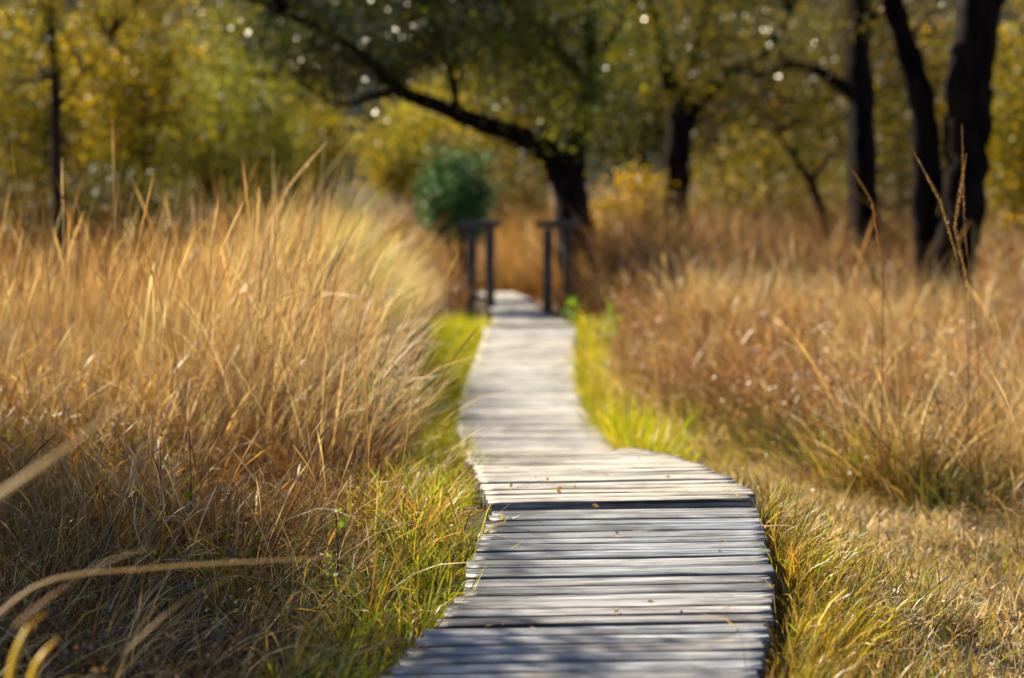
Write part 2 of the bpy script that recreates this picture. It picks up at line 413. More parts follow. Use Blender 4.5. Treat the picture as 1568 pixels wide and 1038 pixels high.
def tussocks(stuff, pts, nper, R, L, th, curl, W, cb, ct, bias=(0, 0), head=0, segs=5, Lvar=.22, wig=.06, patch=0.36, corridor=0.46, headw=1.9, Lf=None):
    n0 = len(pts)
    if n0 == 0: return
    tl = np.clip(rng.normal(1, Lvar * .8, n0), .4, 1.7)
    tc = np.clip(rng.normal(1, patch, (n0, 1)), .4, 1.7)
    if Lf is not None: tl = tl * Lf(pts[:, 0], pts[:, 1])
    idx = np.repeat(np.arange(n0), nper); m = len(idx)
    a = rng.random(m) * 2 * math.pi; rr = np.sqrt(rng.random(m))
    bxy = pts[idx] + (np.stack([np.cos(a), np.sin(a)], 1) * (rr * R)[:, None])
    keep = np.abs(bxy[:, 0] - bx(bxy[:, 1])) > corridor
    idx = idx[keep]; a = a[keep]; rr = rr[keep]; bxy = bxy[keep]; m = len(idx)
    base = np.column_stack([bxy, ground(bxy[:, 0], bxy[:, 1]) - 0.02])
    th0 = np.abs(rng.normal(0, th, m)) * (0.35 + rr)
    vx = np.sin(th0) * np.cos(a + rng.normal(0, .5, m)) + bias[0]; vy = np.sin(th0) * np.sin(a + rng.normal(0, .5, m)) + bias[1]
    th0 = np.minimum(np.hypot(vx, vy), 1.45); az = np.arctan2(vy, vx)
    Ls = L * tl[idx] * np.clip(rng.normal(1, Lvar, m), .3, 1.8)
    Ws = W * np.clip(rng.normal(1, .3, m), .4, 2)
    cu = curl * np.abs(rng.normal(1, .6, m))
    cbv = pal(cb, m) * tc[idx]; ctv = pal(ct, m) * tc[idx]
    V, Q, K = blades(base, Ls, az, th0, cu, Ws, cbv, ctv, segs, head, wig=wig, headw=headw)
    stuff.add(V, Q, K)

def scatter(n_, x0, x1, y0, y1, cond=None, margin=1.3):
    x = rng.uniform(x0, x1, n_); y = rng.uniform(y0, y1, n_)
    k = in_view(x, y, margin)
    if cond is not None: k &= cond(x, y)
    return np.column_stack([x[k], y[k]])

def D(x, y): return x - bx(y)      # signed distance from the boardwalk axis

STRAW = [(.68, .51, .28), (.58, .41, .19), (.77, .62, .40), (.50, .35, .15)]
PALE = [(.84, .73, .56), (.76, .62, .42), (.70, .54, .33)]
ORANGE = [(.38, .19, .045), (.28, .13, .03), (.20, .10, .035), (.46, .27, .07)]
REDB = [(.27, .12, .035), (.36, .17, .05), (.17, .075, .03)]
RUST = [(.36, .19, .07), (.30, .15, .06), (.42, .24, .09)]
BROWN = [(.07, .036, .014), (.12, .062, .022), (.045, .026, .014), (.20, .11, .045)]
GREEN = [(.22, .36, .02), (.32, .43, .02), (.14, .26, .02), (.44, .44, .03)]
YEL = [(.55, .42, .03), (.48, .42, .03), (.60, .38, .04)]
OLIVE = [(.16, .17, .03), (.22, .19, .04), (.12, .13, .03)]
GREY = [(.42, .38, .32), (.5, .46, .4), (.33, .28, .22)]

# 1  tall straw moor grass on the left
tall = Stuff()
edge = lambda x, y: (D(x, y) < -.98 - .36 * smooth((y - 11.5) / 3) - 0.2 * vnoise(x, y, 1.5, 9)) & (y > 9.6 + 0.25 * np.abs(x))
def Ldense(x, y):
    q = x / y
    return np.clip(.58 + .5 * (-D(x, y) - .8) + .12 * vnoise(x, y, .9, 12), .5, 1.1) * np.interp(q, [-.25, -.16, -.10], [.28, .42, .86]) * np.interp(y, [10, 17, 24], [1, .95, .65])
def Lstalk(x, y): return .84 * np.where(x / y < -.13, np.interp(y, [10, 13, 17, 24], [1.08, .9, .6, .5]), 1) * np.clip(.62 + .5 * (-D(x, y) - .8), .5, 1) * np.interp(y, [10, 17, 24], [1, .95, .68])
pt = scatter(5000, -9, 0, 9.3, 27, edge, 0.8)
pt = pt[(pt[:, 0] / pt[:, 1] > -.15) | (rng.random(len(pt)) < .6)]
pt = pt[(vnoise(pt[:, 0], pt[:, 1], .75, 14) > -.55)]
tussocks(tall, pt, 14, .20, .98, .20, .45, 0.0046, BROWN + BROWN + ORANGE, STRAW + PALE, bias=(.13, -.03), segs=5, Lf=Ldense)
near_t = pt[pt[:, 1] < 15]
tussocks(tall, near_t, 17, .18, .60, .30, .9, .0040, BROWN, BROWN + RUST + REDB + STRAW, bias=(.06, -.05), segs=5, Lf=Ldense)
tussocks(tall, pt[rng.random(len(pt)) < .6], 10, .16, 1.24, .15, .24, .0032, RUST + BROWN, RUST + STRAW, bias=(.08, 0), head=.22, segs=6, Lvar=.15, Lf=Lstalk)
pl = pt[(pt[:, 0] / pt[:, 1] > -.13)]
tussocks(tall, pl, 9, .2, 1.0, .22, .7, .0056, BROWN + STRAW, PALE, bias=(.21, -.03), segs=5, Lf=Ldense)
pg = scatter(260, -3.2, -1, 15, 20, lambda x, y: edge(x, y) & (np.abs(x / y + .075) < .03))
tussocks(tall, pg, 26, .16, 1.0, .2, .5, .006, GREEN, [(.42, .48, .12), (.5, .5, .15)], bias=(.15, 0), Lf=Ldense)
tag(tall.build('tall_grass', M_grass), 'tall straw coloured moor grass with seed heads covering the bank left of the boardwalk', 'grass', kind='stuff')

# 2  rust brown rough grass, near left
rg = Stuff()
e2 = lambda x, y: (D(x, y) < -0.95 - .12 * vnoise(x, y, .7, 3)) & (y < 11.0 + .25 * np.abs(x)) & ~((D(x, y) > -1.9) & (y > 8.6 + .4 * vnoise(x, y, .9, 2)))
pt = scatter(1500, -4.5, 0, 6.9, 12.8, e2, 0.5)
tussocks(rg, pt[vnoise(pt[:, 0], pt[:, 1], .6, 15) > -.35], 30, .18, .33, .65, 1.1, .0030, BROWN + BROWN, BROWN + BROWN + BROWN + REDB + ORANGE + STRAW + GREY, bias=(.03, 0), segs=5, wig=.25, patch=.4)
tussocks(rg, pt[rng.random(len(pt)) < .45], 10, .18, .48, .35, .7, .0030, ORANGE, STRAW + GREY + ORANGE, segs=6, head=.25, wig=.12)
tussocks(rg, pt[rng.random(len(pt)) < .30], 14, .12, .30, .4, .6, .0050, OLIVE, YEL + OLIVE, segs=4)
e3 = lambda x, y: (D(x, y) < -0.85) & (y < 7.3)
pt = scatter(520, -3.0, 0, 4.3, 7.3, e3, 0.3)
tussocks(rg, pt[vnoise(pt[:, 0], pt[:, 1], .5, 16) > -.3], 32, .16, .27, .9, 1.0, .0034, BROWN, BROWN + BROWN + BROWN + STRAW + RUST + GREY, bias=(.2, .05), segs=5, wig=.25, patch=.4)
tussocks(rg, pt[rng.random(len(pt)) < .35], 7, .14, .42, .8, .9, .0045, STRAW, STRAW + GREY + ORANGE, bias=(.5, 0), segs=6, wig=.15)
# fine stems coloured dark to paint in shade in the hollow below the bank
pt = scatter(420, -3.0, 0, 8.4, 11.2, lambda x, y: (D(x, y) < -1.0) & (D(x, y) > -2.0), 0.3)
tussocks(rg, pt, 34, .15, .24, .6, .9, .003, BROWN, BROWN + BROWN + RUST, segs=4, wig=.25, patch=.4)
pt = scatter(900, -4.0, 0, 4.6, 12.0, lambda x, y: e2(x, y) | e3(x, y), 0.3)
lc = np.column_stack([pt, ground(pt[:, 0], pt[:, 1]) + rng.uniform(.05, .28, len(pt))])
rg.add(*leaves(lc, 14, .09, .013, [(.30, .17, .07), (.20, .10, .04), (.45, .34, .20), (.14, .08, .03), (.40, .36, .30)], .35))
rg.add(*leaves(lc[::5], 8, .06, .018, [(.20, .30, .03), (.30, .36, .04)], .3))
tussocks(rg, pt[::3], 5, .12, .30, .6, 1.2, .0075, STRAW + YEL, STRAW + ORANGE, segs=5, wig=.3)
tag(rg.build('rough_grass', M_grass), 'matted rust brown and olive rough grass in the near left corner', 'grass', kind='stuff')

# 3  green fringe along both sides of the boardwalk
fr = Stuff()
pt = scatter(5200, -2, 1, 4.6, 24, lambda x, y: (D(x, y) < -.52) & ~((y > 7.65) & (y < 9.0) & (D(x, y) > -.66)) & (D(x, y) > -.74 - .14 * (vnoise(x, y, 1.1, 5) + 1) - .10 * smooth((y - 5.5) / 1.5) * smooth((10 - y) / 2)))
a = pt[pt[:, 1] < 12]; b = scatter(3600, -2, 1, 12, 24, lambda x, y: (D(x, y) < -.52) & (D(x, y) > -.95 - .15 * vnoise(x, y, 1.1, 5)))
a = a[rng.random(len(a)) < .85]
tussocks(fr, a, 24, .07, .19, .40, .9, .0058, GREEN + OLIVE + BROWN, GREEN + GREEN + YEL + STRAW, bias=(.04, 0), segs=4, corridor=.5, patch=.3)
tussocks(fr, a[rng.random(len(a)) < .4], 9, .07, .26, .4, .9, .0042, ORANGE, ORANGE + STRAW, segs=4, corridor=.5)
tussocks(fr, b, 24, .08, .22, .3, .7, .0075, GREEN + YEL, YEL + GREEN, segs=4, corridor=.5, patch=.3)
pt = scatter(2600, 0, 2.2, 4.6, 8.3, lambda x, y: (D(x, y) > .52) & (D(x, y) < .58 + .15 * (vnoise(x, y, .35, 8) + 1) * smooth((8.4 - y) / 2.0)))
tussocks(fr, pt, 20, .07, .18, .42, .8, .0048, OLIVE + BROWN + ORANGE, YEL + ORANGE + OLIVE + OLIVE + GREEN + STRAW, bias=(.12, -.05), segs=4, corridor=.5, patch=.3)
pt = scatter(2600, 0, 2.2, 12.2, 24, lambda x, y: (D(x, y) > .52) & (D(x, y) < .62 + .13 * (vnoise(x, y, .8, 8) + 1)))
tussocks(fr, pt, 24, .08, .24, .32, .7, .0075, GREEN + YEL, YEL + YEL + GREEN, segs=4, corridor=.5, patch=.3)
tf = scatter(500, .3, 2, 13.4, 15.6, lambda x, y: (D(x, y) > .52) & (D(x, y) < .95) & (vnoise(x, y, .3, 61) > .1))
tussocks(fr, tf, 26, .10, .30, .35, .7, .007, YEL + GREEN, GREEN + YEL, segs=4, corridor=.5)
tag(fr.build('green_grass', M_green), 'short green and yellow grass fringing both edges of the boardwalk', 'grass', kind='stuff')

# 4  trodden dry grass on the right
lit = Stuff()
rb = lambda y: np.interp(y, [5, 8, 10, 12.7, 15, 25], [2.9, 2.4, 1.9, 1.4, 1.05, .8])
e4 = lambda x, y: (D(x, y) > .56) & (D(x, y) < rb(y) + .15 + .2 * vnoise(x, y, 1.4, 4))
pt = scatter(6000, 0, 5, 5, 15, e4, 0.6)
pt = pt[vnoise(pt[:, 0], pt[:, 1], .45, 33) > -.78]
tussocks(lit, pt, 17, .12, .10, 1.15, .5, .0042, GREY + BROWN + STRAW, PALE + PALE + GREY + GREY + STRAW, segs=3, corridor=.52, wig=.4)
tussocks(lit, pt[rng.random(len(pt)) < .55], 9, .08, .10, .5, .6, .0045, OLIVE + OLIVE + BROWN, YEL + OLIVE, segs=3, corridor=.52)
pt = scatter(1200, 0, 3.5, 14, 24, lambda x, y: (D(x, y) > .6) & (D(x, y) < 1.9))
tussocks(lit, pt, 22, .12, .22, .6, .8, .006, STRAW + YEL, STRAW + PALE, segs=3, corridor=.55)
sp = scatter(1100, 0, 5, 5, 14, e4, .6)
tussocks(lit, sp[vnoise(sp[:, 0], sp[:, 1], .4, 31) > .0], 18, .10, .15, .5, .8, .0045, OLIVE + GREEN + BROWN, YEL + OLIVE + ORANGE, segs=4, corridor=.6)
lc = np.column_stack([sp, ground(sp[:, 0], sp[:, 1]) + .025])
lit.add(*leaves(lc, 12, .12, .018, [(.34, .22, .10), (.20, .11, .05), (.50, .40, .24)], .3, flat=.12))
tag(lit.build('dry_grass', M_grass), 'flattened pale dry grass on the trodden strip right of the boardwalk', 'grass', kind='stuff')

# 5  heath on the right
he = Stuff()
e5 = lambda x, y: D(x, y) > rb(y) + .2 * vnoise(x, y, 1.4, 4)
pt = scatter(6000, 0, 10, 7.0, 27, e5, 0.7)
PB = pt.copy()
kn = vnoise(pt[:, 0], pt[:, 1], 1.1, 21) + rng.normal(0, .18, len(pt))
pt = pt[(vnoise(pt[:, 0], pt[:, 1], .6, 22) > -.36)]
kn = vnoise(pt[:, 0], pt[:, 1], 1.1, 21) + rng.normal(0, .18, len(pt))
nr = pt[:, 1] < 13; md = pt[:, 1] >= 11
HL = lambda x, y: 1 + .32 * vnoise(x, y, .9, 51) + .15 * vnoise(x, y, .35, 52)
rus = kn < .08; stw = kn > .36; mix = ~rus & ~stw
tussocks(he, pt[nr & ~stw], 26, .16, .26, .6, 1.0, .0036, BROWN + OLIVE, REDB + RUST + BROWN + STRAW, segs=4, wig=.25, patch=.4, Lf=HL)
tussocks(he, pt[nr & ~rus], 20, .15, .33, .45, .9, .0038, OLIVE + ORANGE, STRAW + YEL + ORANGE, segs=4, wig=.2, patch=.35, Lf=HL)
tussocks(he, pt[md & ~stw], 21, .17, .40, .55, .9, .0050, BROWN, BROWN + BROWN + REDB + REDB + GREY, segs=4, wig=.28, patch=.4, Lf=HL)
tussocks(he, pt[md & mix], 20, .15, .50, .35, .7, .0052, BROWN + OLIVE, ORANGE + STRAW + BROWN + REDB + OLIVE, segs=5, patch=.45, Lf=HL)
tussocks(he, pt[md & stw], 26, .15, .62, .32, .6, .0054, BROWN + ORANGE + STRAW, STRAW + PALE + PALE + STRAW, segs=5, patch=.4, Lf=HL)
tussocks(he, pt[rng.random(len(pt)) < .12], 22, .12, .32, .35, .6, .006, OLIVE + GREEN, YEL + GREEN + OLIVE, segs=4, Lf=HL)
tussocks(he, pt[rng.random(len(pt)) < .35], 5, .14, .72, .22, .5, .0045, RUST + ORANGE, RUST + STRAW, segs=6, head=.22, Lf=HL)
bk = PB[(PB[:, 1] > 11) & (rng.random(len(PB)) < .8) & (vnoise(PB[:, 0], PB[:, 1], 1.1, 21) < .15)]
bc = np.column_stack([bk, ground(bk[:, 0], bk[:, 1]) + rng.uniform(.15, .50, len(bk))])
he.add(*leaves(np.repeat(bc, 3, axis=0) + rng.normal(0, .13, (len(bc) * 3, 3)), 24, .075, .021, [(.28, .12, .05), (.38, .19, .08), (.18, .08, .04), (.38, .25, .14), (.12, .055, .03)], .35))
dg = scatter(1100, 0, 7, 9.2, 17, lambda x, y: (D(x, y) > rb(y) + .1) & (vnoise(x, y, .6, 41) > .05))
tussocks(he, dg, 34, .14, .30, .45, .6, .0045, [(.03, .045, .012), (.06, .08, .02)], [(.10, .13, .03), (.2, .2, .04)], segs=4, wig=.2)
# behind: tall reddish brown and straw stands up to the trees
pt = scatter(3700, -11, 13, 25, 44, lambda x, y: (np.abs(D(x, y)) > .75) | (y > 33.8), 1.0)
tussocks(he, pt, 20, .25, .82, .28, .6, .010, REDB + BROWN, STRAW + RUST + REDB + BROWN, segs=4, patch=.5, corridor=.6, Lf=lambda x, y: 1 + .4 * vnoise(x, y, 1.6, 53))
ft = scatter(500, -2.5, 2.5, 33.9, 42, lambda x, y: np.abs(x) < 1.6)
tussocks(he, ft, 26, .25, .75, .25, .6, .010, BROWN + ORANGE, ORANGE + RUST + STRAW, segs=4, corridor=-1)
tag(he.build('heath', M_grass), 'brown heather and straw grass heath right of the boardwalk and beyond it', 'heath', kind='stuff')

# ------------------------------------------------------------------ trees
def tube(pts, rad, nseg=9, rough=0.0, seed=0):
    pts = np.array(pts, float); rad = np.array(rad, float)
    # resample smoothly (Catmull-Rom)
    r = np.random.default_rng(seed); out = []; ro = []
    n0 = len(pts); sub = 5
    for i in range(n0 - 1):
        p0 = pts[max(i - 1, 0)]; p1 = pts[i]; p2 = pts[i + 1]; p3 = pts[min(i + 2, n0 - 1)]
        for s in range(sub):
            t = s / sub
            out.append(.5 * ((2 * p1) + (-p0 + p2) * t + (2 * p0 - 5 * p1 + 4 * p2 - p3) * t * t + (-p0 + 3 * p1 - 3 * p2 + p3) * t ** 3))
            ro.append(rad[i] * (1 - t) + rad[i + 1] * t)
    out.append(pts[-1]); ro.append(rad[-1])
    out = np.array(out); ro = np.array(ro); k = len(out)
    if ro.max() > .05:       # crooked growth and swellings
        for kk in range(1, k - 1): out[kk, :2] += r.normal(0, .08, 2) * ro[kk]; ro[kk] *= 1 + r.normal(0, .05)
    tg = np.gradient(out, axis=0); tg /= np.linalg.norm(tg, axis=1)[:, None] + 1e-9
    ref = np.array((0.3, 1.0, 0.1)); V = []
    a = np.linspace(0, 2 * math.pi, nseg, endpoint=False); lob = 1 + rough * np.sin(3 * a + seed) + rough * .6 * np.sin(5 * a + 2 * seed)
    for i in range(k):
        x = np.cross(ref, tg[i]); x /= np.linalg.norm(x); y = np.cross(tg[i], x)
        rr = ro[i] * lob * (1 + rough * r.normal(0, .25, nseg))
        V.append(out[i] + np.outer(np.cos(a) * rr, x) + np.outer(np.sin(a) * rr, y))
    V = np.concatenate(V); Q = []
    for i in range(k - 1):
        for j in range(nseg):
            Q.append((i * nseg + j, i * nseg + (j + 1) % nseg, (i + 1) * nseg + (j + 1) % nseg, (i + 1) * nseg + j))
    return V, np.array(Q)

def blob_centres(n_, blobs, shell=.45):
    """clump centres spread through ellipsoids (cx,cy,cz,rx,ry,rz), denser outward"""
    w_ = np.array([b[3] * b[4] * b[5] for b in blobs]); w_ = w_ / w_.sum()
    k = rng.choice(len(blobs), n_, p=w_); B = np.array(blobs)[k]
    d = rng.normal(0, 1, (n_, 3)); d /= np.linalg.norm(d, axis=1)[:, None]
    r = (shell + (1 - shell) * rng.random(n_)) ** .8
    r *= 1 + .12 * rng.normal(0, 1, n_)
    return B[:, :3] + d * r[:, None] * B[:, 3:]

L_DARK = [(.03, .042, .010), (.045, .055, .010), (.02, .032, .010), (.06, .06, .012)]
L_OLIVE = [(0.084, 0.091, 0.013), (0.156, 0.143, 0.017), (0.048, 0.062, 0.011), (0.24, 0.202, 0.02)]
L_YEL = [(0.416, 0.317, 0.017), (0.234, 0.203, 0.017), (0.546, 0.365, 0.017), (0.104, 0.101, 0.013)]
L_WILL = [(0.24, 0.253, 0.053), (0.19, 0.214, 0.049), (0.28, 0.263, 0.053)]
L_BRN = [(.13, .085, .035), (.09, .06, .025), (.18, .115, .03), (.11, .10, .025)]
L_ORG = [(.45, .25, .02), (.40, .28, .02), (.30, .2, .03)]
L_JUN = [(.06, .17, .035), (.10, .24, .05), (.035, .10, .025)]

def tree(name, label, cat, base, stems, blobs, nclump, nleaf, spread, size, cols, bark=None, group=None, mat=None, extra=None, twigs=40, droop=0, flat=.75, shell=.45):
    """stems: list of (points, radii); the first is the trunk, the rest limbs joined to it"""
    base = np.array(base, float)
    root = empty(name, base, label, cat, group)
    s = Stuff(); allp = []
    for i, (pp, rr) in enumerate(stems):
        V, Q = tube(pp, rr, 12 if i == 0 else 8, .16 if max(rr) > .1 else .06, i + int(abs(base[0]) * 7))
        s.add(V, Q, np.ones((len(V), 3))); allp += [np.array(q) for q in pp[1:]]
    cent = blob_centres(nclump, blobs, shell)
    allp = np.array(allp)
    for c in cent[rng.permutation(len(cent))[:twigs]]:       # twigs from the nearest limb point to leaf clumps
        j = np.argmin(((allp - c) ** 2).sum(1)); a = allp[j]
        mid = (a + c) / 2 + rng.normal(0, .10, 3) * np.linalg.norm(c - a) + np.array((0, 0, .08))
        V, Q = tube([a, mid, c], [.022, .013, .004], 5, 0, 1); s.add(V, Q, np.ones((len(V), 3)))
    s.build('trunk', bark or M_bark, root, smooth=True)
    cr = Stuff(); cr.add(*leaves(cent, nleaf, spread, size, cols, flat=flat, droop=droop))
    if extra: 
        for e in extra: cr.add(*leaves(blob_centres(e[0], e[1], shell), e[2], e[3], e[4], e[5]))
    cr.build('crown', mat or M_leaf, root)
    return root

def gp(u, y, dz=-0.1):
    x = (u - 784) / F * y; return np.array((x, y, float(ground(x, y)) + dz))
def B_(u, v, y, ru, rv, ry):
    """ellipsoid seen at u,v with pixel radii ru, rv at distance y"""
    p = P(u, v, y); return (p[0], p[1], p[2], ru * y / F, ry, rv * y / F)

# central leaning tree with the long arching limb
y = 30.0
tree('oak_tree', 'dark tree behind the right rail with a long limb arching left over the path', 'tree', gp(880, y),
     [([gp(888, y), P(882, 400, y), P(876, 320, y), P(868, 262, y), P(885, 190, y), P(905, 110, y), P(900, 20, y), P(905, -80, y + .3)], [.34, .26, .22, .21, .14, .11, .08, .05]),
      ([P(868, 285, y), P(845, 240, y - .1), P(800, 212, y - .3), P(735, 190, y - .5), P(680, 168, y - .8), P(610, 138, y - 1.0), P(560, 90, y - 1.2), P(500, 50, y - 1.4), P(430, 20, y - 1.6)], [.24, .19, .15, .125, .11, .10, .07, .05, .025]),
      ([P(610, 138, y - 1), P(570, 148, y - 1.2), P(520, 160, y - 1.4), P(460, 130, y - 1.6)], [.07, .05, .03, .012]),
      ([P(900, 130, y), P(850, 70, y - .4), P(790, 10, y - .8), P(740, -60, y - 1)], [.10, .08, .06, .03]),
      ([P(900, 100, y), P(940, 50, y - .2), P(990, -30, y - .4)], [.09, .06, .03]),
      ([P(700, 175, y - .7), P(690, 110, y - .9), P(660, 40, y - 1), P(640, -40, y - 1.1)], [.07, .055, .04, .02])],
     [B_(560, 45, y - 1, 190, 80, 1.3), B_(480, 70, y - 1.4, 130, 75, 1.0), B_(700, 30, y - .8, 180, 90, 1.4), B_(560, 130, y - 1.1, 75, 55, .8),
      B_(520, -90, y - 1, 260, 100, 1.8), B_(800, -110, y, 260, 110, 1.8)],
     640, 62, .18, .062, L_DARK + L_DARK + L_OLIVE, twigs=150, mat=M_oak,
     extra=[(210, [B_(860, 80, y - .8, 140, 120, 1.4), B_(880, 185, y - .5, 90, 55, .8), B_(760, 80, y - 1, 110, 80, 1.2)], 34, .20, .06, [(.30, .36, .04), (.40, .36, .04), (.10, .13, .02), (.05, .065, .015)])])

# second forked tree
y = 37.0
tree('oak_tree', 'forked dark tree with a short trunk standing right of the arching tree', 'tree', gp(1030, y),
     [([gp(1025, y), P(1030, 330, y), P(1036, 240, y), P(1042, 180, y), P(1020, 110, y), P(1000, 30, y), P(990, -60, y)], [.28, .24, .22, .22, .13, .09, .05]),
      ([P(1042, 190, y), P(1075, 150, y), P(1120, 110, y - .2), P(1170, 80, y - .4), P(1210, 20, y - .4)], [.16, .12, .10, .07, .03]),
      ([P(1042, 180, y), P(1060, 100, y), P(1080, 0, y)], [.10, .07, .04])],
     [B_(1020, 60, y - .5, 110, 100, 1.5), B_(1130, 50, y - .6, 120, 70, 1.3), B_(1080, -80, y, 200, 100, 1.8)],
     250, 50, .22, .062, L_OLIVE + L_DARK + L_YEL, twigs=90, mat=M_oak)

# trees at right
y = 32.0
tree('birch_tree', 'slim upright dark trunk with one side limb reaching left, left of the twin trunks', 'tree', gp(1325, y),
     [([gp(1332, y), P(1326, 360, y), P(1320, 260, y), P(1318, 170, y), P(1314, 80, y), P(1318, -20, y), P(1310, -160, y), P(1320, -300, y)], [.25, .21, .195, .19, .17, .16, .13, .06]),
      ([P(1316, 150, y), P(1290, 133, y), P(1250, 108, y), P(1205, 100, y - .2), P(1160, 118, y - .3)], [.12, .09, .08, .06, .03]),
      ([P(1316, 60, y), P(1350, 10, y), P(1380, -60, y)], [.07, .05, .03])],
     [B_(1300, -200, y, 200, 150, 1.6), B_(1190, 60, y, 110, 60, 1), B_(1320, 20, y - .6, 90, 45, .8)],
     190, 34, .2, .055, L_OLIVE + L_BRN, twigs=90, mat=M_oak)
y = 22.5
b0 = gp(1445, y)
tree('birch_tree', 'twin dark trunks leaning apart from one base near the right edge', 'tree', b0,
     [([b0, P(1448, 430, y), P(1466, 340, y), P(1478, 230, y), P(1482, 130, y), P(1492, 50, y), P(1503, -30, y), P(1512, -180, y), P(1500, -380, y)], [.30, .24, .215, .22, .23, .215, .22, .17, .09]),
      ([b0 + np.array((-.02, .15, 0)), P(1420, 420, y + .2), P(1412, 330, y + .3), P(1415, 230, y + .3), P(1408, 150, y + .3), P(1385, 70, y + .3), P(1362, -10, y + .3), P(1340, -150, y + .3)], [.19, .165, .15, .155, .13, .12, .11, .06]),
      ([P(1498, 60, y), P(1530, -10, y), P(1560, -90, y)], [.09, .06, .03])],
     [B_(1480, -230, y, 240, 150, 1.6), B_(1420, -150, y, 150, 90, 1), B_(1430, 10, y + .8, 110, 60, .6)],
     130, 34, .16, .045, L_OLIVE + L_BRN, twigs=70)
y = 34.0
tree('sapling', 'small leaning tree with a thin Y fork between the forked tree and the slim trunk', 'tree', gp(1270, y),
     [([gp(1275, y), P(1266, 350, y), P(1250, 300, y), P(1240, 275, y), P(1215, 240, y), P(1190, 205, y), P(1160, 150, y)], [.085, .08, .075, .07, .045, .03, .012]),
      ([P(1242, 280, y), P(1262, 250, y), P(1290, 225, y), P(1310, 190, y)], [.055, .035, .025, .01])],
     [B_(1210, 170, y, 90, 70, .8), B_(1280, 190, y, 60, 50, .6)],
     46, 26, .15, .05, L_BRN + L_OLIVE, bark=M_bark2, twigs=40)
y = 26.0
tree('birch_tree', 'thin pole trunk rising through yellow leaves at the far left', 'tree', gp(95, y),
     [([gp(100, y), P(92, 330, y), P(86, 230, y), P(84, 120, y), P(76, 20, y), P(70, -100, y)], [.085, .08, .07, .065, .06, .03]),
      ([P(85, 170, y), P(130, 110, y), P(170, 60, y)], [.03, .02, .01])],
     [B_(70, -60, y, 150, 90, 1.2), B_(60, 80, y, 120, 90, 1), B_(170, 60, y, 90, 80, .8)],
     120, 34, .17, .048, L_YEL + L_OLIVE, bark=M_bark2, twigs=70)

# unseen tree added outside the left edge of the frame to dapple the near ground
b0 = np.array((-5.2, 8.9, float(ground(-5.2, 8.9)) - .1))
tree('birch_tree', 'unseen young tree added beyond the left edge of view to shade the near left corner', 'tree', b0,
     [([b0, b0 + np.array((.05, 0, 1.5)), b0 + np.array((.3, -.1, 3.2)), b0 + np.array((.6, -.3, 5.2)), b0 + np.array((.7, -.4, 6.6))], [.11, .09, .07, .04, .01]),
      ([b0 + np.array((.4, -.2, 3.9)), b0 + np.array((.2, .8, 4.8)), b0 + np.array((-.4, 1.9, 5.4))], [.04, .025, .01])],
     [(-5.0, 9.0, 5.0, 1.35, 1.2, 1.0), (-5.7, 9.4, 5.0, 1.0, 1.0, .9), (-5.8, 10.9, 5.2, 1.4, 1.3, 1.0), (-6.4, 12.2, 5.3, 1.2, 1.2, 1.0), (-4.9, 10.4, 5.0, .9, .9, .7), (-3.9, 8.7, 4.9, .7, .8, .5)], 520, 50, .17, .055, L_OLIVE + L_YEL, twigs=60, shell=.2)

# mid distance bushes and small trees
def bushy(name, label, cat, u, v, y, ru, rv, ry, cols, nc, nl, spread, size, parts=None, mat=None, group=None, twigs=30, flat=.9, shell=.35, droop=0):
    g = gp(u, y)
    top = P(u, v - rv * .6, y)
    r0 = max(.05, ru * y / F * .06)
    bl = parts or [B_(u, v, y, ru, rv, ry), B_(u - ru * .4, v + rv * .3, y - .3, ru * .6, rv * .7, ry * .7), B_(u + ru * .4, v + rv * .35, y + .3, ru * .6, rv * .7, ry * .7)]
    st_ = [([g, g * .6 + top * .4 + np.array((.12, 0, 0)), top], [r0, r0 * .7, r0 * .2])]
    for s in (-1, 1):
        q = P(u + s * ru * .55, v - rv * .2, y)
        st_.append(([g * .65 + top * .35, (g + q) / 2 + np.array((0, 0, .25)), q], [r0 * .6, r0 * .4, r0 * .12]))
    return tree(name, label, cat, g, st_, bl, nc, nl, spread, size, cols, bark=M_bark2, twigs=twigs, mat=mat, group=group, flat=flat, shell=shell, droop=droop)

bushy('willow_tree', 'pale green willow left of centre, softer and lighter than the trees around it', 'tree', 335, 190, 40, 125, 150, 1.6, L_WILL, 300, 60, .22, .075, droop=.8)
bushy('yellow_tree', 'olive and yellow tree filling the upper left corner behind the thin pole', 'tree', 60, 120, 36, 150, 210, 2.0, L_YEL + L_OLIVE, 300, 52, .24, .07)
bushy('yellow_tree', 'golden leaved tree between the thin pole and the pale willow', 'tree', 210, 120, 34, 90, 190, 1.4, L_YEL + L_OLIVE + L_YEL, 230, 48, .2, .066)
bushy('bush', 'dark olive bush low behind the tall grass at the left edge', 'bush', 20, 340, 30, 110, 80, 1.2, L_DARK + L_BRN, 130, 46, .2, .06)
bushy('bush', 'dark brown and olive thicket behind the tall grass under the golden tree', 'bush', 180, 330, 30, 110, 85, 1.2, L_DARK + L_BRN + L_DARK, 150, 46, .2, .06)
bushy('bush', 'small yellow bush just left of the dark gap under the arching limb', 'bush', 485, 215, 46, 40, 55, 1.0, L_YEL + L_OLIVE, 80, 46, .2, .075)
bushy('bush', 'yellow green bush in the sun under the arching limb', 'bush', 635, 235, 44, 85, 80, 1.5, L_WILL + L_YEL, 190, 52, .22, .075)
bushy('juniper_bush', 'rounded blue green juniper left of the wooden rails', 'bush', 697, 300, 31, 56, 72, .55, L_JUN, 230, 90, .10, .04, mat=M_needle, shell=.1)
bushy('bush', 'olive bush behind the tall grass, right of the pale willow', 'bush', 450, 310, 38, 110, 75, 1.2, L_OLIVE + L_BRN, 120, 46, .2, .06)
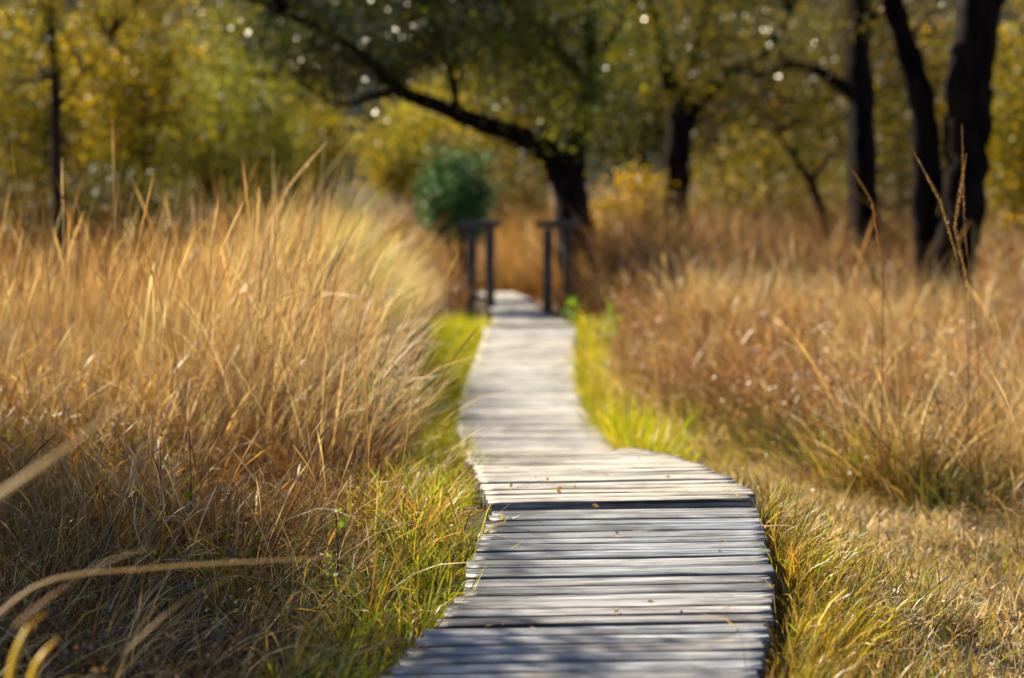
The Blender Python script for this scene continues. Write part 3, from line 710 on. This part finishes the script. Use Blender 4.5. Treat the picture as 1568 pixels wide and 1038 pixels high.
bushy('bush', 'orange yellow bush right of the arching tree trunk', 'bush', 965, 330, 36, 55, 60, .9, L_ORG + L_YEL, 90, 40, .18, .07)
bushy('bush', 'brown bush behind the gap between the two rails', 'bush', 785, 315, 42, 60, 65, 1.2, L_BRN + L_OLIVE, 100, 46, .2, .07)
bushy('yellow_tree', 'bright yellow green tree at the right edge beyond the twin trunks', 'tree', 1565, 240, 30, 75, 110, 1.2, L_YEL + L_YEL + L_WILL, 170, 50, .18, .062)
bushy('bush', 'brown and olive thicket behind the slim trunk on the right', 'bush', 1370, 240, 38, 120, 120, 1.6, L_BRN + L_OLIVE, 170, 40, .26, .062)
bushy('bush', 'light olive thicket behind the Y forked sapling', 'bush', 1170, 280, 40, 130, 90, 1.6, L_OLIVE + L_YEL + L_BRN, 190, 40, .26, .066)
# back row
names = [('olive tree in the back row behind the upper left corner', 20, L_OLIVE + L_DARK, 60), ('brownish tree in the back row behind the golden tree', 200, L_DARK + L_BRN, 56),
         ('tall olive tree in the back row behind the pale willow', 360, L_OLIVE + L_WILL, 60), ('pale tree in the back row directly behind the small yellow bush', 455, L_YEL + L_OLIVE, 64),
         ('pale yellow tree in the back row above the juniper', 690, L_WILL + L_YEL, 62),
         ('brown olive tree in the back row behind the arching tree trunk', 830, L_BRN + L_DARK, 55), ('olive tree in the back row behind the forked tree', 980, L_OLIVE + L_DARK, 58),
         ('brown tree in the back row behind the light thicket', 1110, L_BRN + L_DARK, 54), ('yellowish tree in the back row left of the slim trunk', 1230, L_BRN + L_OLIVE, 59),
         ('olive tree in the back row behind the slim trunk', 1350, L_DARK + L_BRN, 55), ('brown yellow tree in the back row behind the twin trunks', 1470, L_BRN + L_YEL, 57),
         ('green yellow tree in the back row at the right edge', 1590, L_YEL + L_OLIVE, 52)]
for (lb, u, cols, y) in names:
    v0 = 130 if u not in (455, 690) else 190
    rv = 170 if u not in (455, 690) else 110
    bushy('distant_tree', lb, 'tree', u, v0, y, 95 if u != 455 else 45, rv, 2.2, cols, 190, 34, .42, .13, group='trees of the back row', twigs=24)

# ------------------------------------------------------------------ wooden rails by the far boardwalk
def board(p0, p1, w_, t_, mat, parent, name, n_=8, seed=0):
    """worn squared timber from p0 to p1"""
    p0 = np.array(p0, float); p1 = np.array(p1, float); d = p1 - p0; L = np.linalg.norm(d); d /= L
    ref = np.array((0, 0, 1.0)) if abs(d[2]) < .8 else np.array((0, 1.0, 0))
    a = np.cross(ref, d); a /= np.linalg.norm(a); b = np.cross(d, a); r = np.random.default_rng(seed)
    prof = [(-.5, -.42), (-.42, -.5), (.42, -.5), (.5, -.42), (.5, .42), (.42, .5), (-.42, .5), (-.5, .42)]
    V = []; U = []
    for i in range(n_ + 1):
        q = i / n_
        for j, (x, y_) in enumerate(prof):
            V.append(p0 + d * L * q + a * w_ * x * (1 + r.normal(0, .03)) + b * t_ * y_ * (1 + r.normal(0, .03))); U.append((L * q, j * .05))
    Q = []
    for i in range(n_):
        for j in range(8):
            k = (j + 1) % 8; Q.append((i * 8 + j, i * 8 + k, i * 8 + 8 + k, i * 8 + 8 + j))
    for b0 in (0, n_ * 8):
        for q in ((0, 1, 2, 3), (0, 3, 4, 7), (7, 4, 5, 6)):
            qq = tuple(b0 + z for z in q); Q.append(qq if b0 else qq[::-1])
    return mesh_obj(name, V, Q, mat, parent, np.ones((len(V), 3)), U)

def rail(label, pa, pb, ztop, seed):
    x0, y0 = pa; x1, y1 = pb
    root = empty('wooden_rail', (x0, y0, float(ground(x0, y0)) - .05), label, 'railing', 'wooden rails at the end of the boardwalk')
    board((x0, y0, root.location[2] - .1), (x0 + .01, y0, ztop - .06), .13, .13, M_post, root, 'post', 10, seed)
    board((x1, y1, float(ground(x1, y1)) - .15), (x1 - .01, y1, ztop - .06), .13, .13, M_post, root, 'post', 10, seed + 1)
    d = np.array((x1 - x0, y1 - y0)); d /= np.linalg.norm(d)
    board((x0 - d[0] * .12, y0 - d[1] * .12, ztop), (x1 + d[0] * .12, y1 + d[1] * .12, ztop), .20, .10, M_post, root, 'top_rail', 8, seed + 2)
ya, yb = 27.6, 28.4
rail('left dark post and rail frame beside the juniper', ((721 - 784) / F * ya, ya), ((751 - 784) / F * yb, yb), P(735, 343, 28)[2], 11)
rail('right dark post and rail frame in front of the arching tree trunk', ((838 - 784) / F * ya, ya), ((870 - 784) / F * yb, yb), P(860, 343, 28)[2], 21)

# ------------------------------------------------------------------ single stalks and blades that stand out
def stalk(label, pts, r0=.0022, head=.3, cols=(STRAW[0], STRAW[1]), hr=.007, name='grass_stalk', group=None):
    pts = [np.array(p_, float) for p_ in pts]
    root = empty(name, pts[0], label, 'grass stalk', group)
    V, Q = tube(pts, np.linspace(r0, r0 * .45, len(pts)), 5)
    mesh_obj('stem', V, Q, M_grass, root, np.tile(np.array(cols[0]), (len(V), 1)), smooth=True)
    if head > 0:
        s = Stuff(); p = np.array(pts); seg = np.linalg.norm(np.diff(p, axis=0), axis=1); cum = np.concatenate([[0], np.cumsum(seg)]); L = cum[-1]
        n_ = int(150 * head * L / .15) if L < 3 else 100
        tt = L * (1 - head * rng.random(n_)); q = np.stack([np.interp(tt, cum, p[:, k]) for k in range(3)], 1)
        sp = hr * (.3 + .7 * np.sin(np.clip((L - tt) / (head * L), 0, 1) * math.pi))
        a = rng.normal(0, 1, (n_, 3)); a /= np.linalg.norm(a, axis=1)[:, None]; a[:, 2] = np.abs(a[:, 2]) + .6; a /= np.linalg.norm(a, axis=1)[:, None]
        b = np.cross(a, rng.normal(0, 1, (n_, 3))); b /= np.linalg.norm(b, axis=1)[:, None]
        c = q + a * sp[:, None] * .5; s_ = sp[:, None]
        V = np.stack([c - a * s_ * .6, c + b * s_ * .28, c + a * s_ * .8, c - b * s_ * .28], 1).reshape(-1, 3)
        mesh_obj('seed_head', V, np.arange(n_ * 4).reshape(-1, 4), M_grass, root, np.repeat(pal([cols[1]], n_, .25), 4, axis=0))
    return root

g = lambda u, y: gp(u, y, -.02)
TAN = (.45, .30, .13); RUS = (.36, .19, .07)
stalk('upright seed stalk, leftmost of the three beside the near right edge of the boardwalk', [g(1215, 7.7), P(1222, 760, 7.7), P(1238, 700, 7.7), P(1266, 606, 7.7)], cols=(TAN, RUS))
stalk('seed stalk leaning right with a brown tip, rightmost of the three beside the boardwalk', [g(1262, 7.9), P(1288, 780, 7.9), P(1318, 715, 7.9), P(1363, 650, 7.9)], cols=(TAN, RUS))
stalk('short thin seed stalk, middle of the three beside the boardwalk', [g(1250, 7.8), P(1262, 770, 7.8), P(1278, 720, 7.8), P(1293, 682, 7.8)], cols=(TAN, RUS), r0=.0017)
stalk('tall rusty seed stalk standing before the twin trunks, upright', [g(1480, 9.5), P(1486, 480, 9.5), P(1476, 330, 9.5), P(1473, 190, 9.5)], cols=(RUS, RUS), hr=.009, r0=.002)
stalk('tall rusty seed stalk crossing the twin trunks, bent to the left', [g(1490, 9.6), P(1478, 440, 9.6), P(1440, 310, 9.6), P(1395, 225, 9.6)], cols=(RUS, TAN), hr=.010, r0=.002)
stalk('drooping seed stalk arching left before the slim trunk', [g(1350, 9.8), P(1352, 420, 9.8), P(1335, 310, 9.8), P(1298, 250, 9.8)], cols=(RUS, RUS), hr=.008, r0=.003)
stalk('rusty seed stalk standing before the twin trunks, the broadest head', [g(1500, 9.4), P(1496, 500, 9.4), P(1462, 350, 9.4), P(1480, 235, 9.4)], cols=(RUS, TAN), hr=.011, r0=.002, head=.35)
stalk('thin seed stalk rising from the tall grass above the rusty tussock, left of centre', [g(415, 9.2), P(418, 560, 9.2), P(422, 430, 9.2), P(420, 310, 9.2)], cols=(RUS, TAN), hr=.006)
stalk('thin seed stalk bent over to the right, in the middle of the tall grass', [g(330, 8.8), P(345, 560, 8.8), P(400, 470, 8.8), P(490, 440, 8.8)], cols=(TAN, STRAW[0]), hr=.006)
stalk('sharp seed stalk leaning right above the bright tall grass', [g(360, 11), P(395, 420, 11), P(440, 290, 11), P(500, 218, 11)], cols=(STRAW[2], STRAW[2]), hr=.012, r0=.003)
stalk('horizontal pale straw lying across the grass at the near right edge of the boardwalk', [P(1170, 806, 7.35), P(1190, 804.5, 7.35), P(1213, 805, 7.35)], cols=(PALE[0], PALE[0]), head=0, r0=.003, name='straw')

def blade(label, pts, w_, cols, name='dry_straw'):
    pts = np.array(pts, float)
    n0 = len(pts); t = np.linspace(0, n0 - 1, 18); c = []
    for q in t:
        i = min(int(q), n0 - 2); f = q - i
        p0 = pts[max(i - 1, 0)]; p1 = pts[i]; p2 = pts[i + 1]; p3 = pts[min(i + 2, n0 - 1)]
        c.append(.5 * ((2 * p1) + (-p0 + p2) * f + (2 * p0 - 5 * p1 + 4 * p2 - p3) * f * f + (-p0 + 3 * p1 - 3 * p2 + p3) * f ** 3))
    c = np.array(c); tg = np.gradient(c, axis=0); tg /= np.linalg.norm(tg, axis=1)[:, None]
    ref = np.array((.2, 1.0, .5)); sdir = np.cross(ref, tg); sdir /= np.linalg.norm(sdir, axis=1)[:, None]
    wv = w_ * np.interp(np.linspace(0, 1, 18), [0, .2, .7, 1], [.7, 1, .7, .06])
    nrm = np.cross(sdir, tg)
    V = np.stack([c - sdir * wv[:, None] / 2, c + nrm * wv[:, None] * .18, c + sdir * wv[:, None] / 2, c + nrm * wv[:, None] * .08], 1).reshape(-1, 3)
    Q = []
    for i in range(17):
        for j in range(4): Q.append((i * 4 + j, i * 4 + (j + 1) % 4, i * 4 + 4 + (j + 1) % 4, i * 4 + 4 + j))
    o = mesh_obj(name, V, Q, M_grass, None, np.tile(np.array(cols), (len(V), 1)), smooth=True)
    return tag(o, label, 'straw')
blade('long pale blurred straw arching low across the left foreground to the green fringe', [P(-60, 1000, 4.5), P(60, 895, 4.4), P(230, 870, 4.5), P(420, 858, 4.6), P(600, 850, 4.7)], .008, (.58, .50, .36))
blade('thick blurred straw slanting up at the left edge', [P(-60, 800, 3.4), P(40, 730, 3.4), P(130, 665, 3.5), P(200, 605, 3.6)], .012, (.60, .52, .38))
blade('blurred straw leaning to the right below the thick slanting one', [P(20, 960, 4.0), P(110, 890, 4.1), P(190, 850, 4.3), P(255, 835, 4.5)], .006, (.5, .4, .26))
blade('broad bright yellow blade in the bottom left corner', [P(10, 1080, 3.9), P(22, 1010, 3.9), P(44, 960, 3.95), P(75, 935, 4)], .017, (.62, .45, .03))
blade('short yellow blade standing beside the broad one in the bottom left corner', [P(40, 1080, 4), P(55, 1020, 4), P(90, 975, 4.05)], .016, (.66, .48, .03))
blade('white curled straw hanging in the dark grass near the left edge', [P(210, 760, 7.0), P(206, 800, 7.0), P(220, 840, 7.0), P(250, 866, 7.0)], .005, (.8, .76, .68))
blade('greyish blurred straw crossing the long pale one', [P(190, 1000, 4.3), P(280, 920, 4.4), P(360, 880, 4.6), P(410, 850, 4.7)], .006, (.45, .38, .26))

# fallen bits on the planks
bits = Stuff()
yb_ = np.concatenate([rng.uniform(5.0, 9.0, 22), rng.uniform(9, 20, 14)]); xb_ = bx(yb_) + rng.uniform(-.46, .46, 36)
cb_ = np.column_stack([xb_, yb_, bz(yb_) + .006])
bits.add(*leaves(cb_, 1, .004, .022, [(.25, .14, .05), (.4, .28, .08), (.12, .07, .03)], .3, flat=.3))
k_ = 46; ys_ = rng.uniform(5.2, 11, k_); xs_ = bx(ys_) + rng.uniform(-.48, .42, k_)
bits.add(*blades(np.column_stack([xs_, ys_, bz(ys_) + .007]), rng.uniform(.03, .12, k_), rng.uniform(0, 6.28, k_), np.full(k_, 1.52), np.full(k_, .02), np.full(k_, .0022), pal(STRAW, k_), pal(STRAW + BROWN, k_), 4, wig=.3))
tag(bits.build('leaf_litter', M_grass), 'small fallen leaves and straw bits lying on the planks', 'leaf litter', kind='stuff')

# seedlings with bright leaves
def seedling(label, u, v, y, h, nl, cols, size=.03):
    x = (u - 784) / F * y; zt = P(u, v, y)[2]; z0 = float(ground(x, y)) - .02
    root = empty('seedling', (x, y, z0), label, 'seedling', None)
    h = max(h, .55 * (zt - z0)); nl = int(nl * 1.6)
    pts = [(x, y, z0), (x + .01, y, z0 * .4 + zt * .6), (x + .005, y, zt)]
    V, Q = tube(pts, [.003, .0024, .0012], 5); mesh_obj('stem', V, Q, M_bark2, root, smooth=True)
    c = np.array([(x, y, zt - h * q) for q in rng.random(max(2, nl // 3))]) + rng.normal(0, h * .12, (max(2, nl // 3), 3))
    s = Stuff(); s.add(*leaves(c, 3, h * .08, size, cols, .2)); s.build('foliage', M_leaf, root)
LG = [(.22, .42, .03), (.30, .5, .04)]
seedling('small bright green seedling among brown grass at left', 285, 645, 8.0, .06, 12, LG, .022)
seedling('bright green seedling in the matted grass below the dark hollow', 510, 785, 7.0, .09, 14, LG, .024)
seedling('dark green leafy plant at the edge of the tall grass by the fringe', 572, 545, 10.5, .10, 40, L_JUN, .04)
seedling('green leafy plant standing right of the far boardwalk', 932, 468, 21.0, .25, 45, LG, .04)
seedling('small green plant right of the boardwalk before the right rail', 878, 455, 24.0, .22, 40, LG, .045)
seedling('tiny green seedling left of the bright one in the left grass', 240, 680, 8.0, .07, 8, LG, .02)
